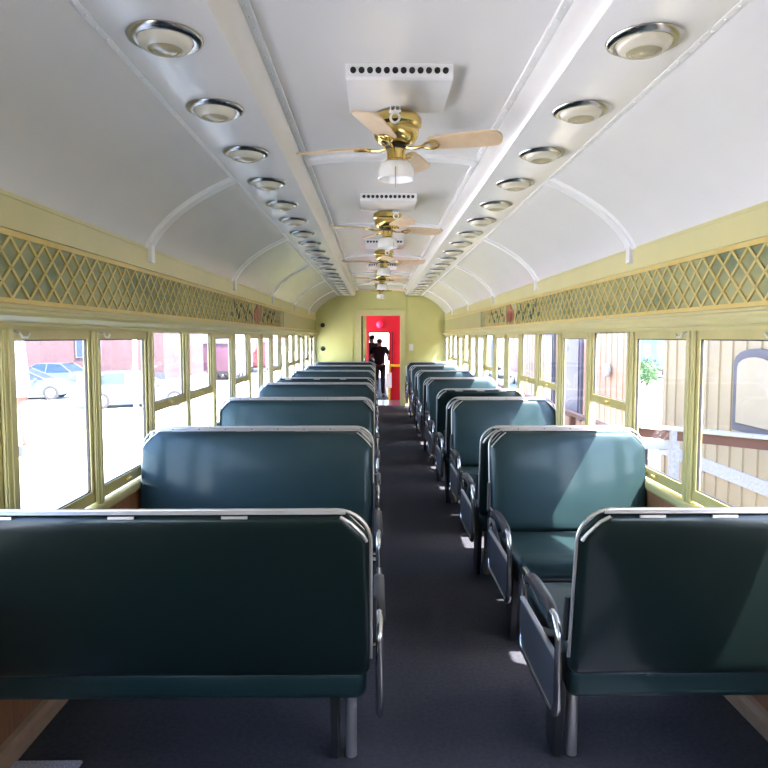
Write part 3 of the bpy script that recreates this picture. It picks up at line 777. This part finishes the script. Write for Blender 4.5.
# red rail cars seen through far windows
def railcar(loc, L, m, label, sc=1):
    e = tag(empty('rail_car', loc), label, 'rail car'); e.scale = (sc,1,sc)
    MB().rbox(-1.4,0,.9,1.4,L,3.6,.06,2).build('body', m, e)
    pr = [(-1.5,3.55),(-1.2,3.9),(0,4.1),(1.2,3.9),(1.5,3.55)]
    MB().prism(pr,-.1,L+.1).build('roof', M['roof'], e, smooth=False)
    y = 1.0
    while y < L-1.4:
        f_ = MB()
        f_.box(1.38,y,1.9,1.43,y+.9,2.9); f_.box(-1.43,y,1.9,-1.38,y+.9,2.9)
        w_ = f_.build('window', M['white'], e, smooth=False); MB().box(1.42,y+.08,1.98,1.44,y+.82,2.82).build('pane', M['blueglass'], w_, smooth=False); y += 1.6
    for yy in (1.5,2.6,L-2.6,L-1.5):
        w_ = MB()
        for s in (-1,1): w_.lathe([(.42,-.06),(.44,.0),(.42,.06)],(s*.75,yy,.42),22,'X')
        w_.build('wheelset', M['darkmet'], e)
    MB().box(-1.3,.5,.6,1.3,L-.5,.92).build('underframe', M['darkmet'], e, smooth=False)
    return e
railcar((-10.2,43.0,GZ), 7, M['purple'], 'dark purple red rail car beyond the far left windows', .68)
railcar((-9.6,52.0,GZ), 14, M['farred'], 'bright red rail car farthest beyond the left windows', .68)

# wooden station building on the right
def station(x, y0, y1, z1, m, name, label, battens=.31):
    e = tag(empty(name, (x,y0,-.75)), label, 'building'); L = y1-y0
    MB().box(0,0,0,4,L,z1+.75).build('wall', m, e, smooth=False)
    b = MB(); y = .06
    while y < L: b.box(-.022,y-.022,0,0,y+.022,z1+.75); y += battens
    b.build('battens', m, e, smooth=False)
    MB().prism([(-.9,z1+.70),(-.9,z1+.80),(2,z1+2.0),(4.9,z1+.80),(4.9,z1+.70)],-.4,L+.4).build('roof', M['roof'], e, smooth=False)
    MB().box(-.03,0,.45,0.0,L,.62).build('base_board', M['outwhite'], e, smooth=False)
    return e
e = station(4.35, -2, 10.3, 2.6, M['siding'], 'station_building', 'yellow board and batten building nearest the right windows')
def arched(e, y, z0, z1, w_, glassm, name='window', fr=.10):
    # outer arch prism then pane
    def arch(hw_, za, zb_):
        p = [(-hw_,za),(hw_,za)]; r = hw_*.9
        for i in range(9):
            t = PI*i/8; p.append((hw_*math.cos(t), zb_-.35*hw_+.35*hw_*math.sin(t)))
        return p
    f_ = MB().prism([(y+a,b) for a,b in arch(w_/2,z0,z1)], -.07, -.0, 'X').build(name, M['greytrim'], e, smooth=False)
    MB().prism([(y+a,b) for a,b in arch(w_/2-fr,z0+fr,z1-fr)], -.085, -.065, 'X').build('pane', glassm, f_, smooth=False)
arched(e, 2+7.65, 1.12, 2.12, .95, M['blind']); arched(e, 2+5.0, 1.12, 2.12, .95, M['blueglass']); 
e = tag(empty('station_annex', (4.7,12.2,-.75)), 'peach coloured board building beyond the middle right windows', 'building')
fp_ = [(0,0),(3.3,8.4),(3.3,10.2),(0,10.2)]
MB().prism(fp_, 0, 3.5, 'Z').build('wall', M['peach'], e, smooth=False)
MB().prism([(-.4,-.1),(0,-.1),(3.4,8.3),(3.4,10.4),(-.4,10.4)], 3.5, 3.7, 'Z').build('roof', M['roof'], e, smooth=False)
b = MB(); y = .06
while y < 10.2: b.box(-.022,y-.022,0,0,y+.022,3.5); y += .33
b.build('battens', M['peach'], e, smooth=False)
f_ = MB().box(-.06,3.2,.3,0,4.9,2.45).build('door', M['greytrim'], e, smooth=False); MB().box(-.08,3.35,.45,-.05,4.75,2.3).build('pane', M['blueglass'], f_, smooth=False)
f_ = MB().box(-.06,5.6,.3,0,6.5,2.45).build('door', M['greytrim'], e, smooth=False); MB().box(-.08,5.7,.4,-.05,6.4,2.3).build('pane', M['blueglass'], f_, smooth=False)
e2 = MB().lathe([(.02,-.08),(.12,-.09),(.14,-.07),(.14,-.02),(.1,.0)],(0,0,0),26,'X')
tag(e2.build('electric_meter', M['outwhite'], loc=(4.665,13.6,.83)), 'round pale meter on the peach building wall', 'meter')
# blue and red things further right
railcar((8.9,33.0,GZ), 8.5, M['purple'], 'dark purple rail car past the peach building on the right')
railcar((8.9,44.0,GZ), 6, M['blueb'], 'blue rail car farthest away on the right side')
railcar((19.5,44.0,GZ), 12, M['blueb'], 'blue rail car seen between the yellow and peach buildings', .8)

# deck railing
e = tag(empty('deck_railing', (0,0,0)), 'white capped wooden deck railing outside the nearest right windows', 'railing')
def bar(mb, p, q, w_, h_):
    p = Vector(p); q = Vector(q); d_ = (q-p).normalized(); n_ = Vector((-d_.y,d_.x,0)).normalized()*w_/2; u = Vector((0,0,h_/2))
    mb.add([p-n_-u,p+n_-u,p+n_+u,p-n_+u,q-n_-u,q+n_-u,q+n_+u,q-n_+u],[(0,1,2,3),(7,6,5,4),(0,4,5,1),(1,5,6,2),(2,6,7,3),(3,7,4,0)])
A_ = Vector((3.07-.09,7.9,.46)); B_ = Vector((4.0-.09,6.95,.46)); Bx = B_+(B_-A_)*.35
mb = MB(); bar(mb,A_,Bx,.11,.035); mb.build('cap_rail', M['outwhite'], e, smooth=False)
mb = MB(); bar(mb,A_-Vector((0,0,.085)),Bx-Vector((0,0,.085)),.04,.10); mb.build('side_board', M['brownrail'], e, smooth=False)
for t in (.02,.36):
    p = A_.lerp(B_,t); mb = MB(); mb.box(p.x-.045,p.y-.045,-.75,p.x+.045,p.y+.045,.45); mb.build('post', M['outwhite'], e, smooth=False)
# far rail run parallel to the track
e = tag(empty('platform_rail', (0,0,0)), 'long pinkish brown rail along the deck past the peach building', 'railing')
mb = MB(); bar(mb,(3.0,8.05,.30),(3.0,20,.30),.10,.05); mb.build('cap_rail', M['brownrail'], e, smooth=False)
for i in range(6):
    yy = 8.1+2.35*i; MB().box(2.96,yy-.04,-.75,3.04,yy+.04,.28).build('post', M['brownrail'], e, smooth=False)
# patio table
e = tag(empty('patio_table', (3.75,9.4,-.75)), 'round pale table standing on the deck behind the railing', 'table')
MB().lathe([(.02,.72),(.42,.72),(.44,.735),(.42,.75),(.02,.75)],(0,0,0),32).build('table_top', M['outwhite'], e)
MB().lathe([(.03,.03),(.03,.72)],(0,0,0),14).build('pedestal', M['greytrim'], e)
MB().lathe([(.24,0),(.24,.02),(.05,.05)],(0,0,0),24).build('base', M['greytrim'], e)
# shrub in the gap between buildings
def shrub(loc, r, label):
    e = tag(empty('shrub', loc), label, 'shrub')
    mb = MB()
    for i in range(900):
        d_ = Vector((random.gauss(0,1),random.gauss(0,1),random.gauss(0,1))).normalized()*r*random.uniform(.6,1)
        c_ = d_+Vector((0,0,r*1.05)); 
        a = Vector((random.gauss(0,1),random.gauss(0,1),random.gauss(0,1))).normalized()*.09; b = d_.cross(a).normalized()*.05
        mb.add([c_-a,c_+b,c_+a,c_-b],[(0,1,2,3)])
    mb.build('foliage', M['leaf'], e, smooth=False)
    MB().lathe([(.05,0),(.03,r)],(0,0,0),10).build('stem', M['bark'], e)
shrub((15.4,38.0,GZ), .8, 'green shrub in the gap between the two right hand buildings')

# ------------------------------------------------------------------ light and sky
w = bpy.data.worlds.new('World'); scene.world = w; w.use_nodes = True; nt = w.node_tree
bg = nt.nodes['Background']; sky = nt.nodes.new('ShaderNodeTexSky'); sky.sky_type = 'NISHITA'; sky.sun_disc = False
sky.sun_elevation = R(55); sky.sun_rotation = R(120); sky.dust_density = 1.5; sky.air_density = 1.0
nt.links.new(sky.outputs[0], bg.inputs['Color']); bg.inputs['Strength'].default_value = .70
sl = bpy.data.lights.new('sun', 'SUN'); sl.energy = 13.5; sl.angle = R(.6); sl.color = (1,.96,.9)
so = bpy.data.objects.new('sun', sl); C.objects.link(so)
dirv = Vector((-.60,.35,-1)).normalized(); so.rotation_euler = dirv.to_track_quat('-Z','Y').to_euler(); so.location = (8,-5,14)

# ------------------------------------------------------------------ camera
cd = bpy.data.cameras.new('camera'); cam = bpy.data.objects.new('camera', cd); C.objects.link(cam)
cd.sensor_width = 36; cd.lens = 36*670/768; cd.clip_start = .02; cd.clip_end = 400
cam.location = (-.09,0,1.5); cam.rotation_euler = (R(90-4.0),0,R(-.68))
scene.camera = cam
scene.view_settings.view_transform = 'Standard'; scene.view_settings.look = 'None'
scene.view_settings.exposure = 2.1; scene.view_settings.gamma = 1; scene.view_settings.use_curve_mapping = False
